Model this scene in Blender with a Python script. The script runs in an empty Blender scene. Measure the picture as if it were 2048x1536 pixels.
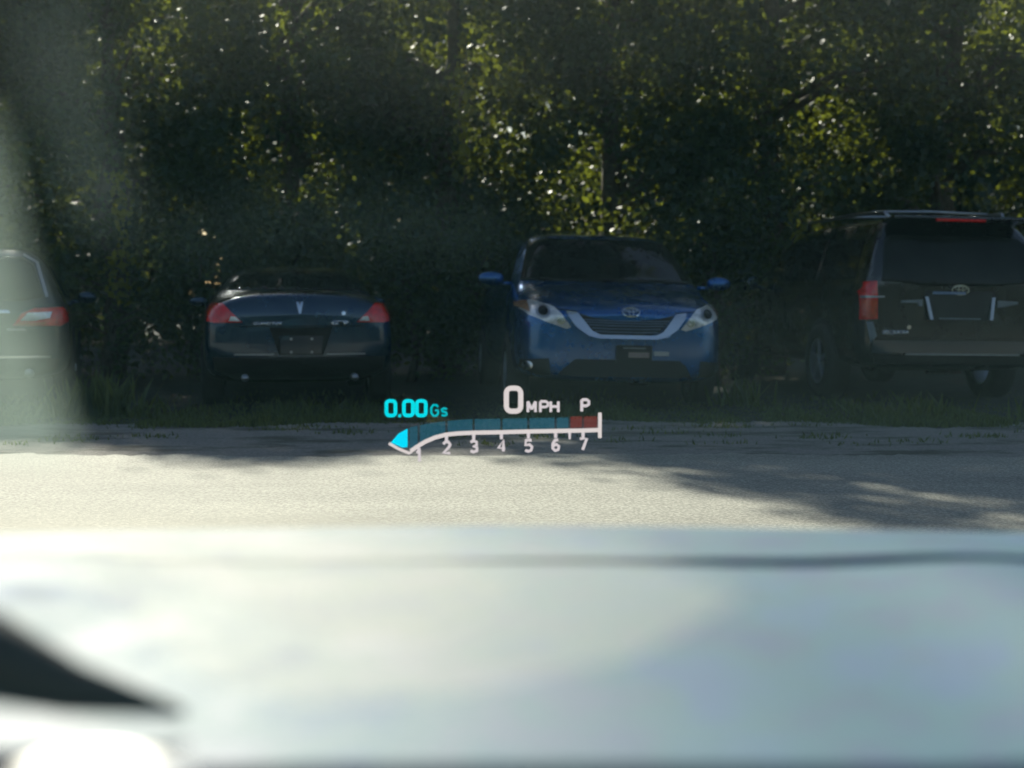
import bpy, bmesh, math, random
import numpy as np
from mathutils import Vector, Matrix
from mathutils.bvhtree import BVHTree

R = math.radians
S = bpy.context.scene
COL = S.collection
random.seed(7)
rng = np.random.default_rng(7)

# ------------------------------------------------------------------ camera, sky, sun, exposure
EYE = 1.08            # height of the phone camera above the road
F = 2800.0            # focal length in pixels of a 2048 px wide picture
HOR = 598.0           # horizon row
cam = bpy.data.cameras.new("camera")
cam.sensor_width = 36.0
cam.lens = 36.0 * F / 2048
cam.clip_start = 0.02
cam.clip_end = 900
cam.dof.use_dof = True
cam.dof.focus_distance = 7.6
cam.dof.aperture_fstop = cam.lens / 1000 / 0.027
camo = bpy.data.objects.new("camera", cam)
COL.objects.link(camo)
camo.location = (0, 0, EYE)
camo.rotation_euler = (R(90) - math.atan((768 - HOR) / F), 0, 0)
S.camera = camo

SUN_EL, SUN_AZ = 35.0, -20.0          # azimuth from the view direction, positive to the right
w = bpy.data.worlds.new("World")
S.world = w
w.use_nodes = True
nt = w.node_tree
bg = nt.nodes["Background"]
sky = nt.nodes.new("ShaderNodeTexSky")
sky.sky_type = 'NISHITA'
sky.sun_disc = False
sky.sun_elevation = R(SUN_EL)
sky.sun_rotation = R(SUN_AZ)
nt.links.new(sky.outputs[0], bg.inputs[0])
bg.inputs[1].default_value = 0.06
sky.ozone_density = 1.6
sky.air_density = 1.3
sl = bpy.data.lights.new("sun", 'SUN')
sl.energy = 5.0
sl.angle = R(0.9)
sl.color = (1.0, 0.96, 0.80)
so = bpy.data.objects.new("sun", sl)
COL.objects.link(so)
sd = Vector((math.sin(R(SUN_AZ)) * math.cos(R(SUN_EL)), math.cos(R(SUN_AZ)) * math.cos(R(SUN_EL)), math.sin(R(SUN_EL))))
so.rotation_euler = sd.to_track_quat('Z', 'Y').to_euler()
so.location = (0, 0, 30)
S.view_settings.view_transform = 'Standard'
S.view_settings.look = 'None'
S.view_settings.gamma = 1
S.view_settings.exposure = 0.62
EXPO = 2 ** S.view_settings.exposure
S.cycles.max_bounces = 8
S.cycles.transparent_max_bounces = 16
S.cycles.volume_bounces = 0
S.cycles.use_denoising = True
S.cycles.sample_clamp_indirect = 6

# ------------------------------------------------------------------ helpers
def tag(o, label=None, cat=None, group=None, kind=None):
    if label: o["label"] = label
    if cat: o["category"] = cat
    if group: o["group"] = group
    if kind: o["kind"] = kind
    return o

def empty(name, loc, rot=(0, 0, 0), **k):
    o = bpy.data.objects.new(name, None)
    COL.objects.link(o)
    o.location = loc
    o.rotation_euler = rot
    o.empty_display_size = 0.2
    return tag(o, **k)

def link(name, me, mat=None, parent=None, smooth=True):
    o = bpy.data.objects.new(name, me)
    COL.objects.link(o)
    if mat: me.materials.append(mat)
    if parent: o.parent = parent
    if smooth:
        for p in me.polygons: p.use_smooth = True
    return o

def from_bm(name, bm, mat, parent=None, smooth=True):
    me = bpy.data.meshes.new(name)
    bmesh.ops.recalc_face_normals(bm, faces=bm.faces)
    bm.to_mesh(me)
    bm.free()
    return link(name, me, mat, parent, smooth)

def from_pd(name, v, f, mat, parent=None, smooth=False):
    me = bpy.data.meshes.new(name)
    me.from_pydata([tuple(p) for p in v], [], f)
    me.validate()
    return link(name, me, mat, parent, smooth)

def bx(bm, c, s, rot=None, bevel=0.0):
    m = Matrix.Translation(c) @ (rot.to_4x4() if rot else Matrix()) @ Matrix.Diagonal((s[0], s[1], s[2], 1))
    r = bmesh.ops.create_cube(bm, size=1, matrix=m)
    if bevel:
        es = list({e for v in r['verts'] for e in v.link_edges})
        bmesh.ops.bevel(bm, geom=es, offset=bevel, segments=2, affect='EDGES', profile=0.5)

def tube(bm, pts, rads, n=10, caps=True):
    rings = []
    for i, p in enumerate(pts):
        p = Vector(p)
        a = Vector(pts[max(i - 1, 0)])
        b = Vector(pts[min(i + 1, len(pts) - 1)])
        t = (b - a).normalized()
        u = t.cross(Vector((0, 0, 1)) if abs(t.z) < 0.9 else Vector((1, 0, 0))).normalized()
        v = t.cross(u)
        r = rads[i] if hasattr(rads, '__len__') else rads
        rings.append([bm.verts.new(p + (u * math.cos(2 * math.pi * k / n) + v * math.sin(2 * math.pi * k / n)) * r) for k in range(n)])
    for a, b in zip(rings, rings[1:]):
        for k in range(n):
            bm.faces.new((a[k], a[(k + 1) % n], b[(k + 1) % n], b[k]))
    if caps:
        bm.faces.new(rings[0][::-1])
        bm.faces.new(rings[-1])

def nodes(name):
    m = bpy.data.materials.new(name)
    m.use_nodes = True
    t = m.node_tree
    return m, t, t.nodes["Principled BSDF"], t.nodes["Material Output"]

def setv(p, **k):
    for a, b in k.items():
        p.inputs[a.replace('_', ' ')].default_value = b

def noise(t, scale, detail=4, rough=0.6, coord='Object', stretch=None):
    tc = t.nodes.new("ShaderNodeTexCoord")
    n = t.nodes.new("ShaderNodeTexNoise")
    n.inputs['Scale'].default_value = scale
    n.inputs['Detail'].default_value = detail
    n.inputs['Roughness'].default_value = rough
    if stretch:
        mp = t.nodes.new("ShaderNodeMapping")
        mp.inputs['Scale'].default_value = stretch
        t.links.new(tc.outputs[coord], mp.inputs[0])
        t.links.new(mp.outputs[0], n.inputs[0])
    else:
        t.links.new(tc.outputs[coord], n.inputs[0])
    return n

def ramp(t, src, stops):
    r = t.nodes.new("ShaderNodeValToRGB")
    e = r.color_ramp.elements
    while len(e) < len(stops): e.new(0.5)
    for k, (p, c) in enumerate(stops):
        e[k].position = p
        e[k].color = c if len(c) == 4 else (*c, 1)
    t.links.new(src, r.inputs[0])
    return r

def bump(t, p, src, strength, dist):
    b = t.nodes.new("ShaderNodeBump")
    b.inputs['Strength'].default_value = strength
    b.inputs['Distance'].default_value = dist
    t.links.new(src, b.inputs['Height'])
    t.links.new(b.outputs[0], p.inputs['Normal'])
    return b

def simple(name, col, rough=0.5, metal=0.0, var=0.12, scale=9.0, coat=0.0, bmp=0.0, spec=0.5):
    m, t, p, o = nodes(name)
    n = noise(t, scale)
    lo = tuple(c * (1 - var) for c in col)
    hi = tuple(min(1, c * (1 + var)) for c in col)
    r = ramp(t, n.outputs[0], [(0.3, lo), (0.7, hi)])
    t.links.new(r.outputs[0], p.inputs['Base Color'])
    setv(p, Roughness=rough, Metallic=metal)
    p.inputs['Coat Weight'].default_value = coat
    p.inputs['Coat Roughness'].default_value = 0.05
    p.inputs['Specular IOR Level'].default_value = spec
    if bmp: bump(t, p, n.outputs[0], 0.3, bmp)
    return m

# ------------------------------------------------------------------ materials
def m_asphalt():
    m, t, p, o = nodes("asphalt")
    n1 = noise(t, 60, 3, 0.75)
    n2 = noise(t, 1.3, 4, 0.6, stretch=(0.35, 1, 1))
    r1 = ramp(t, n1.outputs[0], [(0.33, (0.14, 0.14, 0.118)), (0.5, (0.25, 0.25, 0.212)), (0.67, (0.43, 0.43, 0.365))])
    r2 = ramp(t, n2.outputs[0], [(0.3, (0.78, 0.78, 0.78)), (0.5, (1, 1, 1)), (0.7, (1.12, 1.12, 1.12))])
    mx = t.nodes.new("ShaderNodeMix"); mx.data_type = 'RGBA'; mx.blend_type = 'MULTIPLY'; mx.inputs[0].default_value = 1
    t.links.new(r1.outputs[0], mx.inputs[6]); t.links.new(r2.outputs[0], mx.inputs[7])
    t.links.new(mx.outputs[2], p.inputs['Base Color'])
    setv(p, Roughness=0.8)
    bump(t, p, n1.outputs[0], 0.5, 0.006)
    return m

def m_gravel():
    m, t, p, o = nodes("gravel")
    n1 = noise(t, 38, 5, 0.75)
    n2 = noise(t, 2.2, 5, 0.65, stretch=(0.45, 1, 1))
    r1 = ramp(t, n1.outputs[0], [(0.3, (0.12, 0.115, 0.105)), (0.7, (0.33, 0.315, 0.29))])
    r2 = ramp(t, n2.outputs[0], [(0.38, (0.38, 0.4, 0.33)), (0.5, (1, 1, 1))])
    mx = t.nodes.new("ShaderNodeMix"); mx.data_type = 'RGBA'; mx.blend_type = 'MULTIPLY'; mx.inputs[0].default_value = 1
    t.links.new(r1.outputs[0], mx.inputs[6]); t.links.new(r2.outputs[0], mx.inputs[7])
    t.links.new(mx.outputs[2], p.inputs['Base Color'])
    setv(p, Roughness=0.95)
    bump(t, p, n1.outputs[0], 0.8, 0.02)
    return m

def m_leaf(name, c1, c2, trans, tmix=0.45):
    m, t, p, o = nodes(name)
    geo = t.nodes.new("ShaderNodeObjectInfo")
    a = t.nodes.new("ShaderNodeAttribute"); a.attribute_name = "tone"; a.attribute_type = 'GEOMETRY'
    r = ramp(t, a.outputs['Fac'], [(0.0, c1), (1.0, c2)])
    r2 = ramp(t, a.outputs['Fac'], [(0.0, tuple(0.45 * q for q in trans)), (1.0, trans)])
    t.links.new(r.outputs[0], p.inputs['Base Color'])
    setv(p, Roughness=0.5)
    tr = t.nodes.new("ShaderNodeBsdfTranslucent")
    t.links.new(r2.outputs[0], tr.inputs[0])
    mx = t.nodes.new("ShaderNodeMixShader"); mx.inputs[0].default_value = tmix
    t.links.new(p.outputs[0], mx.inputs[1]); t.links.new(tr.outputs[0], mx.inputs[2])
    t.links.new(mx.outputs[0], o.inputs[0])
    return m

def m_paint(name, col, metal=0.35, rough=0.35):
    m, t, p, o = nodes(name)
    n = noise(t, 3.0, 6, 0.7)
    r = ramp(t, n.outputs[0], [(0.3, tuple(c * 0.85 for c in col)), (0.7, tuple(c * 1.12 for c in col))])
    t.links.new(r.outputs[0], p.inputs['Base Color'])
    r2 = ramp(t, n.outputs[0], [(0.3, (rough * 0.8,) * 3), (0.75, (rough * 1.3,) * 3)])
    t.links.new(r2.outputs[0], p.inputs['Roughness'])
    setv(p, Metallic=metal)
    p.inputs['Coat Weight'].default_value = 1.0
    p.inputs['Coat Roughness'].default_value = 0.06
    return m

def m_glass(name, col=(0.012, 0.014, 0.013)):
    m, t, p, o = nodes(name)
    n = noise(t, 2.3, 3, 0.5)
    r = ramp(t, n.outputs[0], [(0.35, col), (0.7, tuple(c * 1.6 for c in col))])
    t.links.new(r.outputs[0], p.inputs['Base Color'])
    setv(p, Roughness=0.04, IOR=1.3)
    return m

def emis(name, col, strength=1.0, clear=0.0):
    """A patch of projected light: gives off light; where it is dim the scene shows through it."""
    m = bpy.data.materials.new(name); m.use_nodes = True
    t = m.node_tree
    for n in list(t.nodes): t.nodes.remove(n)
    o = t.nodes.new("ShaderNodeOutputMaterial")
    e = t.nodes.new("ShaderNodeEmission")
    e.inputs[0].default_value = (*col, 1)
    e.inputs[1].default_value = strength / EXPO
    if clear > 0:
        tr = t.nodes.new("ShaderNodeBsdfTransparent")
        mx = t.nodes.new("ShaderNodeMixShader"); mx.inputs[0].default_value = clear
        t.links.new(e.outputs[0], mx.inputs[1]); t.links.new(tr.outputs[0], mx.inputs[2])
        t.links.new(mx.outputs[0], o.inputs[0])
    else:
        t.links.new(e.outputs[0], o.inputs[0])
    return m

M = {}
M['asphalt'] = m_asphalt()
M['gravel'] = m_gravel()
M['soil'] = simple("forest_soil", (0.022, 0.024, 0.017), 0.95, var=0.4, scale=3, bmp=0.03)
M['bark'] = simple("bark", (0.09, 0.075, 0.055), 0.9, var=0.4, scale=14, bmp=0.02)
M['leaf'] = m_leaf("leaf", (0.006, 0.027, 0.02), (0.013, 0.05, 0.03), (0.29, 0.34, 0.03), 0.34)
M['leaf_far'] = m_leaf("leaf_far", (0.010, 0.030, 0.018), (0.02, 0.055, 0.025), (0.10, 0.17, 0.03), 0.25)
M['vine'] = m_leaf("sunlit_vine_leaf", (0.05, 0.07, 0.015), (0.12, 0.14, 0.02), (0.62, 0.58, 0.05), 0.55)  # brighter yellow than the tree leaves, sunlight put into the colour
M['grass'] = m_leaf("grass_blade", (0.03, 0.06, 0.024), (0.085, 0.12, 0.045), (0.28, 0.32, 0.04), 0.35)
M['navy'] = m_paint("navy_paint", (0.003, 0.035, 0.075), 0.6, 0.25)
M['ink'] = m_paint("dark_paint", (0.006, 0.02, 0.035), 0.4, 0.4)
M['blue'] = m_paint("blue_paint", (0.006, 0.11, 0.33), 0.75, 0.26)
M['black'] = m_paint("black_paint", (0.002, 0.003, 0.005), 0.1, 0.25)
M['glass'] = m_glass("car_glass")
M['chrome'] = simple("chrome", (0.72, 0.75, 0.78), 0.16, 1.0, var=0.05)
M['satin'] = simple("satin_trim", (0.35, 0.37, 0.4), 0.35, 1.0, var=0.1)
M['plastic'] = simple("black_plastic", (0.012, 0.012, 0.013), 0.55, var=0.2)
M['underside'] = simple("grimy_underbody", (0.012, 0.012, 0.012), 0.9, var=0.3)
M['rubber'] = simple("rubber", (0.015, 0.015, 0.015), 0.85, var=0.3)
M['rim'] = simple("alloy", (0.42, 0.45, 0.5), 0.35, 0.7, var=0.1)
M['red'] = simple("red_lens", (0.7, 0.012, 0.015), 0.12, var=0.25, scale=18, coat=1)
M['orange'] = simple("orange_lens", (0.55, 0.05, 0.012), 0.12, var=0.25, scale=18, coat=1)
M['clear'] = simple("clear_lens", (0.75, 0.78, 0.78), 0.12, 0.3, var=0.35, scale=22, coat=1)
M['amber'] = simple("amber_lens", (0.3, 0.16, 0.1), 0.2, var=0.2, coat=1)
M['plate'] = simple("number_plate", (0.32, 0.24, 0.21), 0.5, var=0.2)
M['plate_pale'] = simple("pale_sticker", (0.5, 0.5, 0.46), 0.5, var=0.15)
M['hood'] = None
M['dull_bar'] = simple('dull_bar', (0.16, 0.2, 0.25), 0.3, 0.8)

# ------------------------------------------------------------------ ground, road, shoulder
def sheet(name, xs, ys_near, ys_far, z, mat, rows=6):
    v, f = [], []
    n = len(xs)
    for j in range(rows + 1):
        for i, x in enumerate(xs):
            y0, y1 = ys_near[i], ys_far[i]
            v.append((x, y0 + (y1 - y0) * j / rows, z))
    for j in range(rows):
        for i in range(n - 1):
            a = j * n + i
            f.append((a, a + 1, a + n + 1, a + n))
    o = from_pd(name, v, f, mat)
    tag(o, kind='structure')
    return o

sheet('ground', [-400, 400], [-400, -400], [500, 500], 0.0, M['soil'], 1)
EDGE = 9.55
xs = np.linspace(-30, 30, 901)
far = [12.15 + 0.28 * math.sin(x * 0.9 + 1) + 0.2 * math.sin(x * 3.1) + random.uniform(-0.12, 0.12) for x in xs]
edge = [EDGE + 0.07 * math.sin(x * 1.3) + 0.04 * math.sin(x * 5.1) + random.uniform(-0.06, 0.06) for x in xs]
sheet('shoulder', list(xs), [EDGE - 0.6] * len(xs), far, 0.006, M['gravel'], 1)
sheet('road', [-300] + list(xs) + [300], [-4] * (len(xs) + 2), [EDGE] + edge + [EDGE], 0.012, M['asphalt'], 1)

# ------------------------------------------------------------------ leaves and plants
def leaf_mesh(name, pos, size, mat, up=0.35, curl=0.3, elong=1.5, tone=None):
    """Many leaf-shaped faces (two triangles folded along the midrib) at POS."""
    n = len(pos)
    nrm = rng.normal(size=(n, 3)); nrm[:, 2] += up * 2
    nrm /= np.linalg.norm(nrm, axis=1)[:, None]
    t = rng.normal(size=(n, 3)); t[:, 2] -= 0.5
    t -= nrm * (t * nrm).sum(1)[:, None]
    t /= np.linalg.norm(t, axis=1)[:, None]
    b = np.cross(nrm, t)
    s = (size * rng.uniform(0.55, 1.35, n))[:, None]
    base = pos - t * s * elong * 0.5
    tip = pos + t * s * elong * 0.5 - nrm * s * curl * 0.4
    l = pos + b * s * 0.5 - nrm * s * curl * 0.2
    r = pos - b * s * 0.5 - nrm * s * curl * 0.2
    v = np.stack([base, l, tip, r], 1).reshape(-1, 3).astype(np.float32)
    me = bpy.data.meshes.new(name)
    me.vertices.add(4 * n)
    me.vertices.foreach_set("co", v.ravel())
    idx = np.arange(4 * n, dtype=np.int32).reshape(n, 4)
    tri = np.concatenate([idx[:, [0, 1, 2]], idx[:, [0, 2, 3]]], 1).ravel()
    me.loops.add(6 * n)
    me.loops.foreach_set("vertex_index", tri.astype(np.int32))
    me.polygons.add(2 * n)
    me.polygons.foreach_set("loop_start", np.arange(0, 6 * n, 3, dtype=np.int32))
    me.polygons.foreach_set("loop_total", np.full(2 * n, 3, dtype=np.int32))
    me.update()
    at = me.attributes.new("tone", 'FLOAT', 'POINT')
    tn = rng.uniform(0, 1, n) if tone is None else np.clip(tone + rng.uniform(-0.2, 0.2, n), 0, 1)
    at.data.foreach_set("value", np.repeat(tn, 4).astype(np.float32))
    me.materials.append(mat)
    return me

def tree(name, x, y, H, rad, n, label, cat='tree', low=0.5, dens=190, lsize=0.075, mat='leaf', group=None, seed=0, lean=0.0):
    random.seed(seed); 
    root = empty(name, (x, y, 0), label=label, cat=cat, group=group)
    bm = bmesh.new()
    tw = [(0, 0, -0.1)]
    for k in range(1, 7):
        tw.append((lean * k / 6 + random.uniform(-.1, .1), random.uniform(-.12, .12), H * 0.85 * k / 6))
    r0 = 0.028 * H
    tube(bm, tw, [r0 * (1 - 0.14 * k) for k in range(7)], 9)
    tips = []
    for k in range(15):
        h = random.uniform(0.18, 0.85) * H
        i = min(int(h / (H * 0.85) * 6), 5)
        a = Vector(tw[i]).lerp(Vector(tw[i + 1]), h / (H * .85) * 6 - i)
        th = random.uniform(0, 2 * math.pi)
        L = rad * random.uniform(0.6, 1.0)
        p1 = a + Vector((math.cos(th) * L * .5, math.sin(th) * L * .5, L * .25))
        p2 = a + Vector((math.cos(th) * L, math.sin(th) * L, L * random.uniform(0.1, .5)))
        tube(bm, [a, p1, p2], [r0 * .38, r0 * .2, r0 * .07], 6)
        tips.append(p2)
    from_bm('trunk', bm, M['bark'], root)
    # crown: leaf clumps through the whole height of the tree, uneven outline
    pts, tones = [], []
    for k in range(dens):
        if k < len(tips):
            c = np.array(tips[k])
        else:
            h = low + (H - low) * random.random() ** 0.9
            q = (h - low) / (H - low)
            rr = rad * (0.55 + 0.75 * math.sin(math.pi * min(1, q * 0.9 + 0.12))) * random.uniform(0.25, 1.0)
            th = random.uniform(0, 2 * math.pi)
            c = np.array([math.cos(th) * rr + lean * q, math.sin(th) * rr * 0.8, h])
        m = int(n / dens * random.uniform(0.5, 1.5) * (0.12 + 1.75 * (0.5 + 0.5 * math.sin(c[0] * 1.9 + seed * 1.7) * math.cos(c[2] * 1.5 + seed * 2.3)) ** 1.3))
        sg = random.uniform(0.14, 0.34)
        pts.append(c + rng.normal(size=(m, 3)) * np.array([sg, sg, sg * 0.8]))
        tones.append(np.full(m, random.random()))
    pts = np.concatenate(pts); tones = np.concatenate(tones)
    k = pts[:, 2] > 0.05
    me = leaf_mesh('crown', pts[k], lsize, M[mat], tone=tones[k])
    link('crown', me, None, root, False)
    return root

TG = 'trees of the dark wood edge behind the cars'
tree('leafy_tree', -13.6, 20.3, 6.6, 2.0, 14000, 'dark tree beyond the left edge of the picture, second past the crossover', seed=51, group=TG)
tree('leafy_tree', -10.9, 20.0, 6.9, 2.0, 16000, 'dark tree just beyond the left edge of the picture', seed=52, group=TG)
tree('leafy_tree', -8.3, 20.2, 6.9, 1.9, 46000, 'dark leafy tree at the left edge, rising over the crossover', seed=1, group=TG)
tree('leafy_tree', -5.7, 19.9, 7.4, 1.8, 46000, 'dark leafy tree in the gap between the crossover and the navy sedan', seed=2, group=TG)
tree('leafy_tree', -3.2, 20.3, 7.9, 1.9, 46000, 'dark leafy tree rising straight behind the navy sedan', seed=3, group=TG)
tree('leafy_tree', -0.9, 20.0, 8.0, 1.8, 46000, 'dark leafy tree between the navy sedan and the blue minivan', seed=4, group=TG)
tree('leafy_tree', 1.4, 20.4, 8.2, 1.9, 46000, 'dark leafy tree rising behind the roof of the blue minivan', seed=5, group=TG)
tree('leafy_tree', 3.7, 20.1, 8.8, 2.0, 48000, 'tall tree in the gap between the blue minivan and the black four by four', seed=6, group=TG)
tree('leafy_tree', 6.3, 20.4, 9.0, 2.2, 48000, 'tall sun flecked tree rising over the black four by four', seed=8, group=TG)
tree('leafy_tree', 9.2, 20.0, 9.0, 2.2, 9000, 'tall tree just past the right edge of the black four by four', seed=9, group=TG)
def overhang(root, limbs, seed):
    """long limbs that lean out of a tree over the parked cars, with leafy ends"""
    random.seed(seed)
    pp, tt = [], []
    for (x0, y0, z0), (x1, y1, z1) in limbs:
        bm = bmesh.new()
        a, b = Vector((x0, y0, z0)), Vector((x1, y1, z1))
        mid = a.lerp(b, .5) + Vector((random.uniform(-.3, .3), 0, .5))
        tube(bm, [a, a.lerp(mid, .5) + Vector((0, 0, .15)), mid, mid.lerp(b, .5) + Vector((0, 0, .1)), b], [.09, .075, .055, .035, .012], 7)
        for k in range(7):
            q = mid.lerp(b, random.uniform(-.4, 1)); e = q + Vector((random.uniform(-.9, .9), random.uniform(-.9, .5), random.uniform(-.4, .5)))
            tube(bm, [q, e], [.02, .006], 5)
            m = random.randint(130, 300)
            pp.append(np.array(e) + rng.normal(size=(m, 3)) * .2); tt.append(np.full(m, random.random()))
        from_bm('limb', bm, M['bark'], root)
    link('foliage', leaf_mesh('foliage', np.concatenate(pp), .085, M['leaf'], tone=np.concatenate(tt)), None, root, False)
big = [o for o in bpy.data.objects if o.name.startswith('leafy_tree')]
def near_x(x): return min(big, key=lambda o: abs(o.location.x - x))
overhang(near_x(1.4), [((0, -.2, 5.6), (-1.2, -6.8, 7.6)), ((0, -.2, 6.0), (.4, -7.4, 8.0)), ((0, -.2, 5.2), (1.0, -6.0, 7.0)), ((0, -.1, 6.4), (-.6, -8.2, 8.6))], 71)
overhang(near_x(-3.2), [((0.2, -.4, 5.6), (2.9, -4.6, 7.4)), ((0, -.4, 4.9), (2.9, -4.9, 6.6)), ((0.1, -.4, 5.6), (2.6, -3.2, 6.8)), ((0.1, -.3, 6.2), (3.0, -2.2, 7.4)), ((0, -.4, 5.2), (3.4, -3.6, 6.6))], 72)
overhang(near_x(-0.9), [((0.1, -.4, 5.2), (3.6, -4.6, 6.6)), ((0.1, -.3, 6.2), (3.9, -3.4, 7.6)), ((0.1, -.4, 6.0), (2.9, -2.6, 7.6)), ((0.1, -.4, 5.6), (2.4, -3.6, 7.0))], 73)

SG = 'bushes at the foot of the wood'
for (x, y, h, r_, lab, sd_) in [(-5.05, 17.6, 2.3, .62, 'yellow flecked bush beside the crossover', 21), (-4.15, 18.4, 2.0, .5, 'dark low bush left of the navy sedan', 22),
                           (-1.35, 18.3, 2.2, .6, 'dark bush right of the navy sedan', 23), (-0.35, 17.9, 2.0, .5, 'low bush close to the left side of the blue minivan', 24),
                           (2.55, 17.3, 2.3, .55, 'yellow flecked bush right of the blue minivan', 25), (3.15, 18.9, 2.6, .6, 'bush beside the front of the black four by four', 26)]:
    tree('bush', x, y, h, r_, 3800, lab, cat='bush', low=0.1, dens=38, lsize=0.06, seed=sd_, group=SG)

# a far wood behind the tree row: one mass
pts = []
tn = []
for k in range(1300):
    c = np.array([random.uniform(-24, 24), random.uniform(33.0, 40), 0])
    c[2] = random.random() ** 0.8 * (11.5 + 1.2 * math.sin(c[0] * 0.5))
    m = 60
    pts.append(c + rng.normal(size=(m, 3)) * 0.75)
    tn.append(np.full(m, random.random()))
o = link('far_wood', leaf_mesh('far_wood', np.concatenate(pts), 0.38, M['leaf_far'], tone=np.concatenate(tn)), None, None, False)
tag(o, kind='stuff', label='dark mass of woodland behind the row of trees')

# the wood across the road behind the camera, mirrored in paint and glass
pts = []
for k in range(700):
    c = np.array([random.uniform(-45, 45), -random.uniform(20, 26), random.random() ** 0.8 * 5.2])
    pts.append(c + rng.normal(size=(45, 3)) * 0.9)
o = link('wood_across_the_road', leaf_mesh('wood_across_the_road', np.concatenate(pts), 0.45, M['leaf_far']), None, None, False)
tag(o, kind='stuff', label='woodland on the other side of the road')

# hanging vines; their sunlight is put into the bright leaf colour
def vine(x, y, z0, z1, wid, n, label, seed):
    random.seed(seed)
    root = empty('vine', (x, y, 0), label=label, cat='vine', group='sunlit vines on the wood edge')
    bm = bmesh.new()
    pts_ = [(0.06 * math.sin(k * 1.1), 0.05, z0 + (z1 - z0) * k / 9) for k in range(10)]
    tube(bm, pts_, 0.012, 5)
    from_bm('stem', bm, M['bark'], root)
    t_ = rng.uniform(0, 1, n)
    p = np.stack([rng.normal(size=n) * wid * (0.5 + 0.6 * np.sin(t_ * 9 + seed)), rng.normal(size=n) * 0.12, z0 + (z1 - z0) * t_], 1)
    link('foliage', leaf_mesh('foliage', p, 0.085, M['vine'], up=0.1), None, root, False)
vine(-4.75, 17.2, 1.0, 2.6, 0.13, 170, 'bright yellow green vine hanging left of the navy sedan', 31)
vine(3.45, 17.0, 1.3, 2.2, 0.10, 60, 'bright vine strand over the front of the black four by four', 32)
vine(-0.6, 17.4, 2.5, 4.3, 0.16, 130, 'thin yellow vine high between the navy sedan and the minivan', 33)

# grass verge under the cars: nobody could count the blades
def grass_strip():
    n = 52000
    x = rng.uniform(-9, 9.5, n)
    y = 11.7 + rng.beta(1.1, 6.5, n) * 7.0
    edge = 12.05 + 0.28 * np.sin(x * 0.9 + 1) + 0.2 * np.sin(x * 3.1)
    k = y > edge - 0.05
    x, y = x[k], y[k]
    # scattered tufts in the gravel
    tx, ty = [], []
    for q in range(75):
        cx, cy = random.uniform(-7, 7), random.uniform(10.3, 12.2)
        m = random.randint(20, 70)
        tx.append(rng.normal(size=m) * 0.13 + cx); ty.append(rng.normal(size=m) * 0.07 + cy)
    # taller weeds
    wx, wy, wh = [], [], []
    for cx, cy, m, hh, sg in [(-4.1, 12.9, 110, 0.30, 0.13), (-3.75, 13.0, 130, 0.36, 0.12), (-3.3, 12.8, 60, 0.18, 0.2), (-5.1, 12.8, 60, 0.14, 0.12), (-1.9, 12.7, 90, 0.16, 0.22), (2.35, 14.2, 70, 0.26, 0.1), (4.9, 12.5, 80, 0.17, 0.3), (3.7, 12.7, 60, 0.2, 0.2)]:
        wx.append(rng.normal(size=m) * sg + cx); wy.append(rng.normal(size=m) * 0.12 + cy); wh.append(np.full(m, hh))
    X = np.concatenate([x] + tx + wx); Y = np.concatenate([y] + ty + wy)
    h = np.concatenate([rng.uniform(0.03, 0.10, len(x)) * (0.55 + 0.45 * np.sin(x * 2.3 + np.sin(x * 5.7))), rng.uniform(0.02, 0.05, sum(len(a) for a in tx)), np.concatenate(wh) * rng.uniform(0.5, 1.3, sum(len(a) for a in wx))])
    n = len(X)
    th = rng.uniform(0, 2 * np.pi, n)
    wd = 0.006 + 0.05 * h
    dx, dy = np.cos(th) * wd, np.sin(th) * wd
    lx, ly = rng.normal(size=n) * 0.35 * h, rng.normal(size=n) * 0.35 * h
    a = np.stack([X - dx, Y - dy, np.zeros(n)], 1)
    b = np.stack([X + dx, Y + dy, np.zeros(n)], 1)
    c = np.stack([X + dx * .6 + lx * .5, Y + dy * .6 + ly * .5, h * .6], 1)
    d = np.stack([X + lx, Y + ly, h], 1)
    v = np.stack([a, b, c, d], 1).reshape(-1, 3).astype(np.float32)
    me = bpy.data.meshes.new('grass')
    me.vertices.add(4 * n); me.vertices.foreach_set("co", v.ravel())
    me.loops.add(4 * n); me.loops.foreach_set("vertex_index", np.arange(4 * n, dtype=np.int32))
    me.polygons.add(n)
    me.polygons.foreach_set("loop_start", np.arange(0, 4 * n, 4, dtype=np.int32))
    me.polygons.foreach_set("loop_total", np.full(n, 4, dtype=np.int32))
    me.update()
    at = me.attributes.new("tone", 'FLOAT', 'POINT')
    at.data.foreach_set("value", np.repeat(rng.uniform(0, 1, n), 4).astype(np.float32))
    me.materials.append(M['grass'])
    tag(link('grass', me, None, None, False), kind='stuff', label='grass and weeds along the shaded verge under the parked cars')
grass_strip()

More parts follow.
